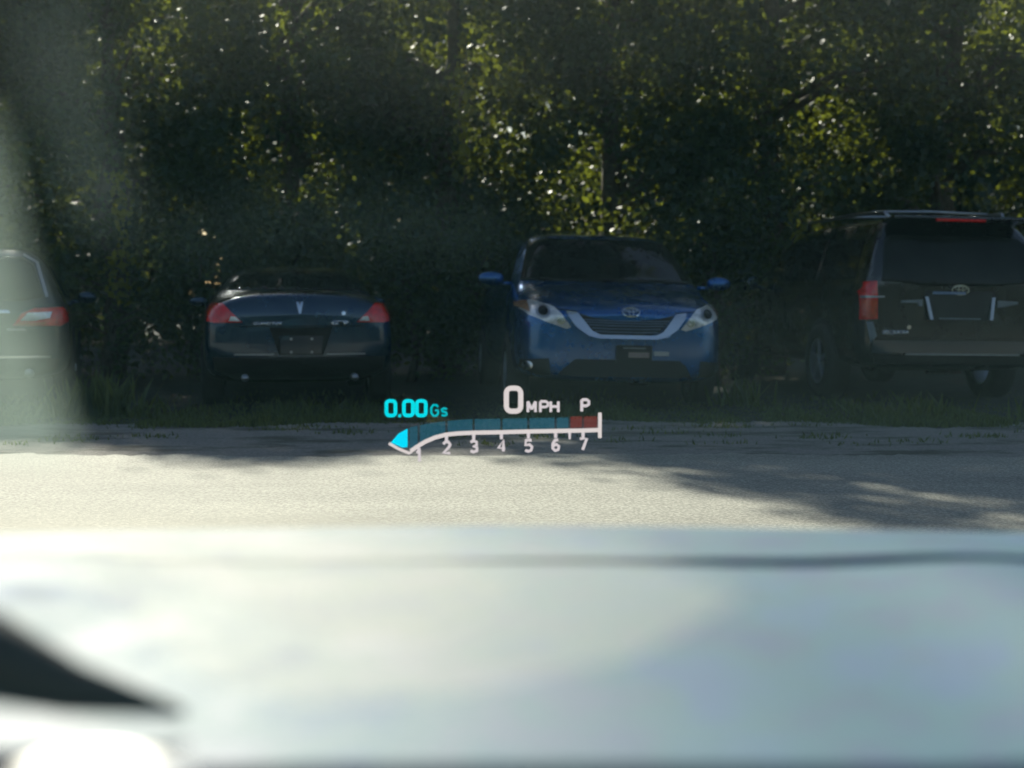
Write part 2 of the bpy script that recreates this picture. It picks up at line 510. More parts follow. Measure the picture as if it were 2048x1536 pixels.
# ------------------------------------------------------------------ cars
# local frame of a car: the end the camera sees is at y = 0 and faces -y, the car runs back to +y, z up
def loft(stations):
    """stations: (y, [(x, z) ...]) half profiles from bottom centre round to top centre."""
    bm = bmesh.new()
    rows = []
    for y, pr in stations:
        r = [bm.verts.new((x, y, z)) for x, z in pr]
        l = [bm.verts.new((-x, y, z)) if x > 1e-6 else r[i] for i, (x, z) in enumerate(pr)]
        rows.append((l, r))
    n = len(stations[0][1])
    for (l0, r0), (l1, r1) in zip(rows, rows[1:]):
        for k in range(n - 1):
            bm.faces.new([v for v in (r0[k], r0[k + 1], r1[k + 1], r1[k])])
            bm.faces.new([v for v in (l0[k + 1], l0[k], l1[k], l1[k + 1])])
    for (l, r) in (rows[0], rows[-1]):
        for k in range(n - 1):
            vs = []
            for v in (l[k], l[k + 1], r[k + 1], r[k]):
                if v not in vs: vs.append(v)
            if len(vs) > 2: bm.faces.new(vs)
    return bm

def subsurf(bm, lv=2):
    me = bpy.data.meshes.new('tmp')
    bmesh.ops.recalc_face_normals(bm, faces=bm.faces)
    bm.to_mesh(me); bm.free()
    o = bpy.data.objects.new('tmp', me)
    COL.objects.link(o)
    md = o.modifiers.new('s', 'SUBSURF'); md.levels = lv; md.render_levels = lv
    dg = bpy.context.evaluated_depsgraph_get()
    out = bpy.data.meshes.new_from_object(o.evaluated_get(dg))
    bpy.data.objects.remove(o)
    return out

class Car:
    def __init__(s, name, stations, paint, loc, yaw, roll=0.0, **k):
        s.root = empty(name, loc, (0, R(roll), R(yaw)), **k)
        me = subsurf(loft(stations))
        me.name = 'body'
        s.body = link('body', me, paint, s.root)
        b = bmesh.new(); b.from_mesh(me)
        s.bvh = BVHTree.FromBMesh(b)
        b.free()
    def hit(s, a, b, d='y'):
        if d == 'y': r = s.bvh.ray_cast(Vector((a, -5, b)), Vector((0, 1, 0)))
        elif d == 'x': r = s.bvh.ray_cast(Vector((-5, a, b)), Vector((1, 0, 0)))
        elif d == 'X': r = s.bvh.ray_cast(Vector((5, a, b)), Vector((-1, 0, 0)))
        elif d == 'z': r = s.bvh.ray_cast(Vector((a, b, 5)), Vector((0, 0, -1)))
        return r[0], r[1]
    def patch(s, name, poly, mat, d='y', off=0.004, th=0.012, cuts=3, parent=None, lean=0.0, smooth=False):
        """A panel with the outline POLY laid onto the body seen along d."""
        bm = bmesh.new()
        if isinstance(poly, bmesh.types.BMesh):
            bm.free(); bm = poly
        else:
            vs = [bm.verts.new((a, b, 0)) for a, b in poly]
            bm.faces.new(vs)
        bmesh.ops.triangulate(bm, faces=bm.faces[:])
        for c in range(cuts):
            lim = [e for e in bm.edges if e.calc_length() > 0.035]
            if not lim: break
            bmesh.ops.subdivide_edges(bm, edges=lim, cuts=1)
            bmesh.ops.triangulate(bm, faces=[f for f in bm.faces if len(f.verts) > 3])
        dirs = {'y': Vector((0, -1, 0)), 'x': Vector((-1, 0, 0)), 'X': Vector((1, 0, 0)), 'z': Vector((0, 0, 1))}[d]
        bad = []
        for v in bm.verts:
            p, n = s.hit(v.co.x, v.co.y, d)
            if p is None:
                bad.append(v); continue
            if n.dot(dirs) < 0: n = -n
            v.co = p + n * off + dirs * off
        if bad: bmesh.ops.delete(bm, geom=bad, context='VERTS')
        if not bm.faces:
            bm.free(); return None
        bmesh.ops.recalc_face_normals(bm, faces=bm.faces)
        if sum((f.normal.dot(dirs) for f in bm.faces)) < 0:
            bmesh.ops.reverse_faces(bm, faces=bm.faces)
        r = bmesh.ops.extrude_face_region(bm, geom=bm.faces[:])
        top = [g for g in r['geom'] if isinstance(g, bmesh.types.BMVert)]
        zt_ = max(v.co.z for v in top)
        for v in top: v.co = v.co + dirs * (th + lean * (zt_ - v.co.z))
        return from_bm(name, bm, mat, parent or s.root, smooth)
    def both(s, name, poly, mat, parents=(None, None), **k):
        a = s.patch(name, poly, mat, parent=parents[0], **k)
        b = s.patch(name, [(-x, z) for x, z in poly], mat, parent=parents[1], **k)
        return a, b
    def wheel(s, y, x, r, wd=0.22, spokes=5, turn=0.0):
        sg = 1 if x > 0 else -1
        bm = bmesh.new()
        prof = [(r * .62, -.5), (r * .9, -.5), (r * .985, -.42), (r, -.25), (r, .25), (r * .985, .42), (r * .9, .5), (r * .62, .5)]
        n = 32
        rg = [[bm.verts.new((q * wd, math.cos(2 * math.pi * k / n) * rr, math.sin(2 * math.pi * k / n) * rr)) for k in range(n)] for rr, q in prof]
        for a, b in zip(rg, rg[1:] + rg[:1]):
            for k in range(n): bm.faces.new((a[k], a[(k + 1) % n], b[(k + 1) % n], b[k]))
        w_ = empty('wheel', (x, y, r)); w_.parent = s.root; w_.rotation_euler = (0, 0, R(turn))
        from_bm('tyre', bm, M['rubber'], w_)
        bm = bmesh.new()
        ring = []
        for rr, q in [(r * .62, .44), (r * .62, -.4), (r * .56, -.4), (r * .56, .44)]:
            ring.append([bm.verts.new((sg * q * wd, math.cos(2 * math.pi * k / n) * rr, math.sin(2 * math.pi * k / n) * rr)) for k in range(n)])
        for a, b in zip(ring, ring[1:] + ring[:1]):
            for k in range(n): bm.faces.new((a[k], a[(k + 1) % n], b[(k + 1) % n], b[k]))
        for q in range(spokes):
            th = 2 * math.pi * q / spokes + .3
            bx(bm, Vector((sg * wd * .38, math.cos(th) * r * .3, math.sin(th) * r * .3)), (0.03, r * .6, r * .13), Matrix.Rotation(th, 3, 'X'), 0.006)
        bmesh.ops.create_cone(bm, cap_ends=True, segments=16, radius1=r * .12, radius2=r * .1, depth=0.05, matrix=Matrix.Translation((sg * wd * .4, 0, 0)) @ Matrix.Rotation(R(90), 4, 'Y'))
        from_bm('rim', bm, M['rim'], w_, False)
        # dark wheel arch in the flank
        pts_ = [(y + math.cos(R(a)) * r * 1.16, r + math.sin(R(a)) * r * 1.16) for a in range(-25, 206, 11)]
        s.patch('wheel_arch', pts_, M['underside'], d='X' if sg > 0 else 'x', off=0.002, th=0.004, cuts=4)
    def mirror(s, x, y, z, mat, sz=(0.24, 0.12, 0.16)):
        sg = 1 if x > 0 else -1
        bm = bmesh.new()
        bmesh.ops.create_cube(bm, size=1, matrix=Matrix.Translation((x, y, z)) @ Matrix.Diagonal((*sz, 1)))
        for v in bm.verts:
            if (v.co.x - x) * sg > 0: v.co.z = z + (v.co.z - z) * .78; v.co.y += 0.03
        me = subsurf(bm, 2); me.name = 'side_mirror'
        e = bmesh.new(); e.from_mesh(me)
        for v in e.verts: v.co = Vector((x, y, z)) + (v.co - Vector((x, y, z))) * 1.18
        bx(e, Vector((x - sg * sz[0] * .62, y + .03, z - .05)), (0.12, 0.05, 0.04))
        from_bm('side_mirror', e, mat, s.root)

def text_bm(txt, size, bold=0.0, spacing=1.0):
    c = bpy.data.curves.new('t', 'FONT')
    c.body = txt; c.size = size; c.offset = bold; c.align_x = 'CENTER'; c.align_y = 'CENTER'; c.space_character = spacing
    c.resolution_u = 3
    o = bpy.data.objects.new('t', c)
    COL.objects.link(o)
    me = bpy.data.meshes.new_from_object(o.evaluated_get(bpy.context.evaluated_depsgraph_get()))
    bpy.data.objects.remove(o)
    bm = bmesh.new(); bm.from_mesh(me)
    bmesh.ops.remove_doubles(bm, verts=bm.verts, dist=1e-6)
    return bm

def lettering(car, name, txt, cx, cz, size, width, mat, bold=0.002):
    bm = text_bm(txt, size, bold)
    x0 = min(v.co.x for v in bm.verts); x1 = max(v.co.x for v in bm.verts)
    k = width / (x1 - x0)
    for v in bm.verts:
        v.co = Vector(((v.co.x - (x0 + x1) / 2) * k + cx, v.co.y + cz, 0))
    return car.patch(name, bm, mat, cuts=0, th=0.006)

def ring_bm(cx, cz, a, b, t, n=28):
    bm = bmesh.new()
    o_ = [bm.verts.new((cx + math.cos(2 * math.pi * k / n) * a, cz + math.sin(2 * math.pi * k / n) * b, 0)) for k in range(n)]
    i_ = [bm.verts.new((cx + math.cos(2 * math.pi * k / n) * (a - t), cz + math.sin(2 * math.pi * k / n) * (b - t), 0)) for k in range(n)]
    for k in range(n): bm.faces.new((o_[k], o_[(k + 1) % n], i_[(k + 1) % n], i_[k]))
    return bm

def oval_emblem(car, cx, cz, a, b):
    e = car.patch('badge', ring_bm(cx, cz, a, b, a * .13), M['chrome'], cuts=0, th=0.012)
    car.patch('badge_ring', ring_bm(cx, cz + b * .34, a * .72, b * .42, a * .11), M['chrome'], cuts=0, th=0.013, off=0.006, parent=e)
    car.patch('badge_ring', ring_bm(cx, cz, a * .3, b * .88, a * .11), M['chrome'], cuts=0, th=0.014, off=0.007, parent=e)

def disc(cx, cz, r, n=18, ry=None):
    return [(cx + math.cos(2 * math.pi * k / n) * r, cz + math.sin(2 * math.pi * k / n) * (ry or r)) for k in range(n)]

def prof(w, zb, zm, zbelt, xt, zt, xr, zr):
    """half profile: bottom, rocker, flank, belt, top edge, top"""
    return [(0, zb), (w * .55, zb), (w * .93, zb + .03), (w, zb + .16), (w, zm), (w * .985, zbelt - .03), (w * .955, zbelt),
            (xt, zt), (xr, zr), (xr * .5, zr + .012), (0, zr + .018)]

# ---- blue minivan, nose to the camera
st = [
    (0.00, prof(.66, .33, .62, .86, .58, .905, .40, .915)),
    (0.03, prof(.76, .29, .64, .90, .70, .95, .46, .965)),
    (0.12, prof(.89, .27, .66, .93, .80, 1.00, .55, 1.02)),
    (0.35, prof(.965, .26, .70, .98, .84, 1.075, .60, 1.11)),
    (0.80, prof(.985, .26, .74, 1.06, .86, 1.15, .66, 1.20)),
    (1.02, prof(.99, .26, .75, 1.10, .88, 1.19, .68, 1.235)),
    (1.10, prof(.99, .26, .75, 1.12, .885, 1.23, .70, 1.285)),
    (1.70, prof(.99, .26, .76, 1.14, .80, 1.62, .64, 1.70)),
    (1.95, prof(.99, .26, .76, 1.14, .775, 1.70, .60, 1.775)),
    (3.20, prof(.99, .26, .78, 1.15, .765, 1.72, .58, 1.805)),
    (4.60, prof(.98, .27, .80, 1.16, .75, 1.66, .55, 1.755)),
    (4.98, prof(.93, .30, .82, 1.15, .72, 1.52, .50, 1.60)),
    (5.08, prof(.86, .34, .82, 1.12, .68, 1.30, .45, 1.35)),
]
van = Car('minivan', st, M['blue'], (1.07, 13.35, 0.0), 6.0, 1.4,
          label='blue minivan parked nose out between the navy sedan and the black four by four', cat='minivan')
van.root.scale = (1.05, 1, 1)
# windshield, side glass
van.patch('windshield', [(-.86, 1.25), (-.73, 1.66), (-.54, 1.715), (.54, 1.715), (.73, 1.66), (.86, 1.25), (.4, 1.25), (-.4, 1.25)], M['glass'], off=0.003, th=0.003, cuts=5, smooth=True)
for d_ in ('x', 'X'):
    van.patch('side_window', [(1.45, 1.22), (1.95, 1.60), (2.6, 1.63), (2.6, 1.22)], M['glass'], d=d_, off=.003, th=.003, cuts=4)
    van.patch('side_window', [(2.68, 1.22), (2.68, 1.63), (3.7, 1.63), (3.7, 1.22)], M['glass'], d=d_, off=.003, th=.003, cuts=4)
    van.patch('side_window', [(3.78, 1.22), (3.78, 1.63), (4.5, 1.58), (4.7, 1.24)], M['glass'], d=d_, off=.003, th=.003, cuts=4)
# headlights
HL = [(.955, .985), (.955, 1.035), (.83, 1.055), (.66, .99), (.60, .93), (.505, .80), (.55, .785), (.70, .835), (.87, .905)]
hl = van.both('headlight', HL, M['clear'], off=.004, th=.012, cuts=4)
for sgn, par in ((1, hl[0]), (-1, hl[1])):
    van.patch('lamp_bowl', disc(sgn * .755, .945, .062), M['satin'], off=.012, th=.008, parent=par)
    van.patch('lamp_lens', disc(sgn * .755, .945, .040), M['glass'], off=.018, th=.010, parent=par)
    van.patch('turn_signal', [(sgn * .955, .99), (sgn * .955, 1.03), (sgn * .87, 1.045), (sgn * .86, .93)], M['amber'], off=.012, th=.008, parent=par)
    van.patch('lamp_bowl', disc(sgn * .60, .86, .035), M['chrome'], off=.012, th=.008, parent=par)
# grille
GP = [(-.44, .935), (-.30, .895), (-.10, .875), (.10, .875), (.30, .895), (.44, .935), (.32, .775), (.24, .74), (-.24, .74), (-.32, .775)]
g = van.patch('grille', GP, M['plastic'], off=.003, th=.006, cuts=4)
for k, zz in enumerate((.765, .795, .825, .85, .872)):
    hw = .26 + (zz - .74) * 1.0
    van.patch('grille_bar', [(-hw, zz), (-hw * .5, zz - .006), (hw * .5, zz - .006), (hw, zz), (hw, zz + .008), (hw * .5, zz + .002), (-hw * .5, zz + .002), (-hw, zz + .008)], M['dull_bar'], off=.008, th=.012, parent=g, lean=.4)
van.patch('grille_trim', [(-.555, .955), (-.45, .94), (-.325, .775), (-.25, .738), (.25, .738), (.325, .775), (.45, .94), (.555, .955), (.535, .90), (.46, .80), (.36, .725), (.26, .702), (-.26, .702), (-.36, .725), (-.46, .80), (-.535, .90)], M['chrome'], off=.006, th=.016, cuts=4, lean=.4)
oval_emblem(van, 0.04, .955, .085, .048)
van.patch('bonnet_gap', [(-.80, 1.02), (-.62, .975), (-.45, .955), (-.45, .949), (-.62, .969), (-.80, 1.014)], M['underside'], off=.002, th=.002)
van.patch('bonnet_gap', [(.80, 1.02), (.62, .975), (.45, .955), (.45, .949), (.62, .969), (.80, 1.014)], M['underside'], off=.002, th=.002)
# plate, lower grille, fog lamps
p = van.patch('number_plate', [(-.09, .465), (-.09, .64), (.24, .64), (.24, .465)], M['plastic'], off=.01, th=.012)
van.patch('plate_face', [(.02, .525), (.02, .575), (.21, .575), (.21, .525)], M['plate'], off=.022, th=.004, parent=p)
van.patch('plate_slot', [(-.03, .61), (-.03, .618), (.18, .618), (.18, .61)], M['satin'], off=.022, th=.004, parent=p)
van.patch('bumper_sticker', [(.26, .545), (.26, .585), (.40, .585), (.40, .545)], M['plate_pale'], off=.006, th=.003)
van.patch('lower_grille', [(-.46, .50), (.50, .50), (.58, .43), (.64, .35), (.45, .335), (-.45, .335), (-.62, .35), (-.54, .43)], M['plastic'], off=.004, th=.004, cuts=4)
fl = van.both('fog_lamp_recess', [(.70, .50), (.93, .48), (.94, .40), (.80, .34), (.68, .34)], M['plastic'], off=.003, th=.004)
van.patch('fog_lamp', disc(.875, .43, .042), M['chrome'], off=.012, th=.012, parent=fl[0], lean=.5)
van.patch('fog_lamp', disc(-.875, .43, .042), M['chrome'], off=.012, th=.012, parent=fl[1], lean=.5)
van.both('bumper_lip', [(.55, .47), (.69, .45), (.68, .36), (.62, .33)], M['blue'], off=.006, th=.012)
van.mirror(-1.12, 1.45, 1.27, M['blue'], (.26, .14, .17))
van.mirror(1.20, 1.45, 1.27, M['blue'], (.26, .14, .17))
bm = bmesh.new()
bx(bm, Vector((.25, 1.02, 1.262)), (.60, .02, .015), Matrix.Rotation(R(4), 3, 'Y')); bx(bm, Vector((-.40, 1.02, 1.262)), (.55, .02, .015), Matrix.Rotation(R(4), 3, 'Y'))
from_bm('wiper', bm, M['plastic'], van.root)
for y_ in (1.0, 4.05):
    van.wheel(y_, -.90, .335); van.wheel(y_, .90, .335)

# ---- navy sedan, tail to the camera
st = [
    (0.00, prof(.70, .50, .66, .80, .60, .90, .40, .915)),
    (0.04, prof(.80, .44, .68, .88, .74, .99, .52, 1.06)),
    (0.10, prof(.87, .38, .70, .93, .80, 1.035, .52, 1.125)),
    (0.25, prof(.91, .30, .72, .96, .82, 1.06, .54, 1.14)),
    (0.75, prof(.93, .24, .72, .98, .83, 1.07, .56, 1.135)),
    (0.95, prof(.93, .24, .72, .99, .82, 1.09, .58, 1.16)),
    (1.70, prof(.935, .24, .72, 1.0, .70, 1.34, .50, 1.40)),
    (2.30, prof(.935, .24, .72, 1.0, .66, 1.38, .46, 1.445)),
    (3.00, prof(.935, .24, .72, 1.0, .68, 1.31, .48, 1.37)),
    (3.70, prof(.935, .24, .70, .97, .82, 1.01, .60, 1.05)),
    (4.70, prof(.90, .24, .66, .84, .72, .86, .50, .89)),
    (5.00, prof(.70, .28, .60, .74, .56, .76, .40, .78)),
]
sed = Car('sedan', st, M['navy'], (-2.02, 13.35, 0.0), 11.0, 0,
          label='navy blue sedan parked tail out between the crossover and the blue minivan', cat='car')
sed.patch('rear_window', [(-.68, 1.17), (-.56, 1.33), (-.44, 1.385), (.44, 1.385), (.56, 1.33), (.68, 1.17)], M['glass'], off=.003, th=.003, cuts=4, smooth=True)
for d_ in ('x', 'X'):
    sed.patch('side_window', [(1.4, 1.06), (1.75, 1.28), (2.3, 1.33), (2.3, 1.06)], M['glass'], d=d_, off=.003, th=.003)
    sed.patch('side_window', [(2.36, 1.06), (2.36, 1.33), (2.9, 1.27), (3.35, 1.08)], M['glass'], d=d_, off=.003, th=.003)
tl = sed.both('tail_light', [(.875, .87), (.865, 1.035), (.72, 1.04), (.64, .955), (.54, .86), (.80, .855)], M['red'], off=.004, th=.012)
for sgn, par in ((1, tl[0]), (-1, tl[1])):
    sed.patch('reversing_lamp', [(sgn * .665, .87), (sgn * .645, .915), (sgn * .60, .91), (sgn * .555, .87)], M['clear'], off=.012, th=.008, parent=par)
sed.patch('arrowhead_emblem', [(-.034, 1.055), (-.010, 1.05), (0, 1.02), (.010, 1.05), (.034, 1.055), (.008, .94), (-.008, .94)], M['chrome'], off=.004, th=.012)
sed.patch('boot_lock', disc(.415, .945, .020), M['chrome'], off=.004, th=.008)
lettering(sed, 'lettering', 'GRAND PRIX', -.30, .845, .042, .27, M['chrome'])
lettering(sed, 'lettering', 'GTP', .38, .848, .058, .165, M['chrome'], .004)
sed.patch('boot_gap', [(-.62, .818), (-.62, .826), (.62, .826), (.62, .818)], M['underside'], off=.002, th=.002)
rc = sed.patch('plate_recess', [(-.29, .81), (.31, .81), (.27, .70), (.22, .55), (-.20, .55), (-.25, .70)], M['underside'], off=.003, th=.002, cuts=4)
sed.patch('plate_mount', [(-.20, .73), (.22, .73), (.20, .56), (-.18, .56)], M['ink'], off=.008, th=.004, parent=rc)
for bx_, bz_ in ((-.085, .70), (.11, .70), (-.085, .575), (.11, .575)):
    sed.patch('plate_screw', disc(bx_, bz_, .013, 10), M['satin'], off=.014, th=.004, parent=rc)
sed.both('bumper_highlight', [(.25, .545), (.62, .548), (.62, .562), (.25, .559)], M['satin'], off=.004, th=.006)  # satin strips standing in for the highlight on the bumper's bottom edge
sed.patch('lower_bumper', [(-.82, .53), (.82, .53), (.80, .40), (.6, .30), (-.6, .30), (-.80, .40)], M['plastic'], off=.004, th=.006, cuts=4)
sed.mirror(-1.03, 3.15, 1.05, M['navy'], (.22, .12, .13)); sed.mirror(1.03, 3.15, 1.05, M['navy'], (.22, .12, .13))
for sg in (1, -1):
    bm = bmesh.new(); tube(bm, [(sg * .52, -.02, .33), (sg * .52, .3, .33)], .035, 14)
    from_bm('exhaust', bm, M['satin'], sed.root)
for y_ in (1.05, 3.9):
    sed.wheel(y_, -.84, .33); sed.wheel(y_, .84, .33)

# ---- dark crossover at the left edge, tail to the camera
st = [
    (0.00, prof(.74, .46, .66, .86, .66, .93, .46, .95)),
    (0.05, prof(.86, .36, .70, .94, .78, 1.00, .56, 1.04)),
    (0.14, prof(.93, .30, .74, 1.0, .82, 1.08, .62, 1.14)),
    (0.30, prof(.95, .28, .76, 1.03, .80, 1.20, .62, 1.30)),
    (0.62, prof(.955, .28, .76, 1.04, .72, 1.46, .56, 1.545)),
    (0.80, prof(.955, .28, .76, 1.04, .70, 1.50, .54, 1.60)),
    (2.00, prof(.955, .28, .76, 1.03, .70, 1.55, .54, 1.64)),
    (2.90, prof(.955, .28, .76, 1.02, .72, 1.47, .54, 1.55)),
    (3.60, prof(.955, .28, .76, 1.0, .82, 1.06, .62, 1.10)),
    (4.60, prof(.90, .28, .70, .90, .76, .93, .55, .96)),
    (4.80, prof(.72, .32, .62, .80, .60, .82, .42, .84)),
]
cro = Car('crossover', st, M['ink'], (-5.22, 13.4, 0.0), 16.0, 0,
          label='dark crossover parked tail out, cut off by the left edge of the picture', cat='car')
cro.patch('rear_window', [(-.70, 1.10), (-.60, 1.42), (-.48, 1.50), (.48, 1.50), (.60, 1.42), (.70, 1.10), (.5, 1.06), (-.5, 1.06)], M['glass'], off=.003, th=.003, cuts=4, smooth=True)
for d_ in ('x', 'X'):
    cro.patch('side_window', [(.95, 1.12), (1.1, 1.42), (2.0, 1.47), (2.0, 1.10)], M['glass'], d=d_, off=.003, th=.003)
    cro.patch('side_window', [(2.07, 1.10), (2.07, 1.47), (2.8, 1.40), (3.3, 1.10)], M['glass'], d=d_, off=.003, th=.003)
rim_ = [(.50, 1.535), (.64, 1.45), (.745, 1.10), (.72, 1.095), (.615, 1.44), (.49, 1.515)]
cro.both('window_trim', rim_, M['satin'], off=.006, th=.008)
tl = cro.both('tail_light', [(.42, .82), (.50, .94), (.62, .99), (.88, 1.0), (.925, .95), (.925, .86), (.86, .82)], M['red'], off=.004, th=.012)
for sgn, par in ((1, tl[0]), (-1, tl[1])):
    cro.patch('reversing_lamp', [(sgn * .49, .87), (sgn * .56, .945), (sgn * .78, .955), (sgn * .76, .895), (sgn * .62, .87)], M['clear'], off=.012, th=.008, parent=par)
    cro.patch('turn_signal', [(sgn * .45, .825), (sgn * .48, .855), (sgn * .72, .855), (sgn * .72, .83)], M['orange'], off=.012, th=.008, parent=par)
cro.patch('chrome_strip', [(-.40, .945), (-.38, .975), (.38, .975), (.40, .945)], M['chrome'], off=.006, th=.016)
cro.patch('lettering', [(.37, .775), (.36, .80), (.52, .795), (.55, .775)], M['satin'], off=.006, th=.006)
pr_ = cro.patch('number_plate', [(-.26, .64), (-.26, .80), (.26, .80), (.26, .64)], M['plate_pale'], off=.008, th=.006)
cro.patch('bumper_trim', [(-.76, .51), (-.76, .53), (.76, .53), (.76, .51)], M['chrome'], off=.006, th=.012)
cro.patch('lower_bumper', [(-.84, .50), (.84, .50), (.82, .40), (.6, .32), (-.6, .32), (-.82, .40)], M['plastic'], off=.004, th=.006, cuts=4)
for sg in (1, -1):
    bm = bmesh.new(); tube(bm, [(sg * .56, -.02, .36), (sg * .56, .3, .36)], .045, 14)
    from_bm('exhaust', bm, M['satin'], cro.root)
cro.mirror(1.07, 3.0, 1.10, M['navy'], (.22, .12, .17)); cro.mirror(-1.07, 3.0, 1.10, M['navy'], (.22, .12, .17))
for y_ in (1.0, 3.85):
    cro.wheel(y_, -.86, .37); cro.wheel(y_, .86, .37)

# ---- tall black four by four at the right edge, tail to the camera
st = [
    (0.00, prof(.90, .44, .72, 1.10, .86, 1.20, .66, 1.22)),
    (0.04, prof(.97, .38, .74, 1.16, .88, 1.34, .74, 1.40)),
    (0.12, prof(1.00, .36, .76, 1.22, .86, 1.58, .74, 1.66)),
    (0.24, prof(1.01, .34, .78, 1.22, .82, 1.76, .70, 1.86)),
    (0.40, prof(1.01, .34, .78, 1.22, .80, 1.80, .68, 1.90)),
    (2.00, prof(1.01, .34, .78, 1.22, .80, 1.82, .66, 1.915)),
    (3.00, prof(1.01, .34, .78, 1.21, .80, 1.78, .64, 1.87)),
    (3.75, prof(1.01, .34, .78, 1.20, .88, 1.30, .66, 1.34)),
    (5.00, prof(.98, .36, .78, 1.12, .84, 1.16, .60, 1.19)),
    (5.20, prof(.84, .40, .74, 1.0, .74, 1.04, .50, 1.06)),
]
suv = Car('four_by_four', st, M['black'], (4.50, 14.15, 0.0), 8.0, 0.8,
          label='tall black four by four with roof rack parked tail out at the right edge', cat='four by four')
suv.patch('rear_window', [(-.82, 1.25), (-.76, 1.66), (-.68, 1.72), (.68, 1.72), (.76, 1.66), (.82, 1.25), (.3, 1.21), (-.3, 1.21)], M['glass'], off=.004, th=.004, cuts=4, smooth=True)
for d_ in ('x', 'X'):
    suv.patch('side_window', [(.40, 1.28), (.48, 1.68), (1.45, 1.72), (1.45, 1.28)], M['glass'], d=d_, off=.003, th=.003)
    suv.patch('side_window', [(1.55, 1.28), (1.55, 1.72), (2.35, 1.72), (2.35, 1.28)], M['glass'], d=d_, off=.003, th=.003)
    suv.patch('side_window', [(2.42, 1.28), (2.42, 1.72), (2.95, 1.68), (3.55, 1.30)], M['glass'], d=d_, off=.003, th=.003)
    suv.patch('pillar_trim', [(1.47, 1.28), (1.47, 1.72), (1.53, 1.72), (1.53, 1.28)], M['satin'], d=d_, off=.004, th=.003)
tl = suv.both('tail_light', [(.995, .86), (.985, 1.24), (.87, 1.25), (.86, .87)], M['red'], off=.005, th=.014, cuts=4)
for sgn, par in ((1, tl[0]), (-1, tl[1])):
    suv.patch('brake_lamp', [(sgn * .985, .88), (sgn * .985, 1.06), (sgn * .875, 1.06), (sgn * .875, .88)], M['orange'], off=.014, th=.01, parent=par)
    suv.patch('lamp_divider', [(sgn * .985, 1.075), (sgn * .985, 1.10), (sgn * .80, 1.10), (sgn * .80, 1.085)], M['satin'], off=.016, th=.01, parent=par)
bm = bmesh.new()
bx(bm, Vector((0, .12, 1.875)), (1.46, .34, .045), Matrix.Rotation(R(-6), 3, 'X'), .018)
sp = from_bm('spoiler', bm, M['black'], suv.root, False)
bm = bmesh.new()
bx(bm, Vector((-.04, -.062, 1.865)), (.52, .03, .03), None, .006)
from_bm('high_brake_light', bm, M['red'], sp, False)
gp = suv.patch('plate_garnish', [(-.36, 1.16), (.36, 1.16), (.38, 1.10), (.30, .86), (-.30, .86), (-.38, 1.10)], M['plastic'], off=.004, th=.008, cuts=4)
suv.both('garnish_arm', [(.375, 1.10), (.34, 1.10), (.30, .87), (.335, .87)], M['satin'], off=.008, th=.01, lean=.2)
suv.patch('chrome_garnish', [(-.30, 1.125), (-.29, 1.15), (.05, 1.15), (.05, 1.125)], M['dull_bar'], off=.01, th=.01, lean=.3)
suv.both('chrome_corner', [(.62, 1.06), (.40, 1.07), (.40, 1.0), (.44, 1.0), (.45, 1.035), (.62, 1.035)], M['dull_bar'], off=.008, th=.012)
suv.patch('plate_frame', [(-.22, .875), (-.22, .887), (.22, .887), (.22, .875)], M['dull_bar'], off=.012, th=.01)
oval_emblem(suv, 0.0, 1.17, .095, .055)
lettering(suv, 'lettering', 'SEQUOIA', -.66, .735, .052, .28, M['chrome'], .003)
suv.patch('small_badge', disc(-.53, .79, .022, 8), M['chrome'], off=.004, th=.008)
suv.patch('tailgate_gap', [(-.84, .675), (-.84, .685), (.84, .685), (.84, .675)], M['underside'], off=.002, th=.002)
suv.patch('bumper_step', [(-.92, .53), (-.92, .66), (.92, .66), (.92, .53)], M['ink'], off=.03, th=.03, cuts=4)
suv.patch('bumper_trim', [(-.6, .515), (-.6, .53), (.6, .53), (.6, .515)], M['satin'], off=.05, th=.03, cuts=4)
suv.patch('lower_bumper', [(-.90, .51), (.90, .51), (.86, .42), (-.86, .42)], M['plastic'], off=.004, th=.006, cuts=4)
suv.both('bumper_corner', [(.96, .84), (.90, .84), (.86, .70), (.92, .62)], M['dull_bar'], off=.004, th=.006)
for sg in (1, -1):
    bm = bmesh.new()
    tube(bm, [(sg * .62, .35, 1.90), (sg * .64, .42, 1.965), (sg * .64, 1.2, 1.98), (sg * .64, 2.6, 1.97), (sg * .62, 2.7, 1.90)], .02, 8)
    from_bm('roof_rail', bm, M['satin'], suv.root)
for y_ in (.75, 1.7):
    bm = bmesh.new()
    tube(bm, [(-.64, y_, 1.985), (0, y_, 2.0), (.64, y_, 1.985)], .017, 8)
    from_bm('rack_bar', bm, M['satin'], suv.root)
suv.mirror(-1.14, 3.35, 1.26, M['navy'], (.24, .14, .22)); suv.mirror(1.14, 3.35, 1.26, M['navy'], (.24, .14, .22))
for y_ in (1.15, 4.25):
    suv.wheel(y_, -.93, .40, .26); suv.wheel(y_, .93, .40, .26)

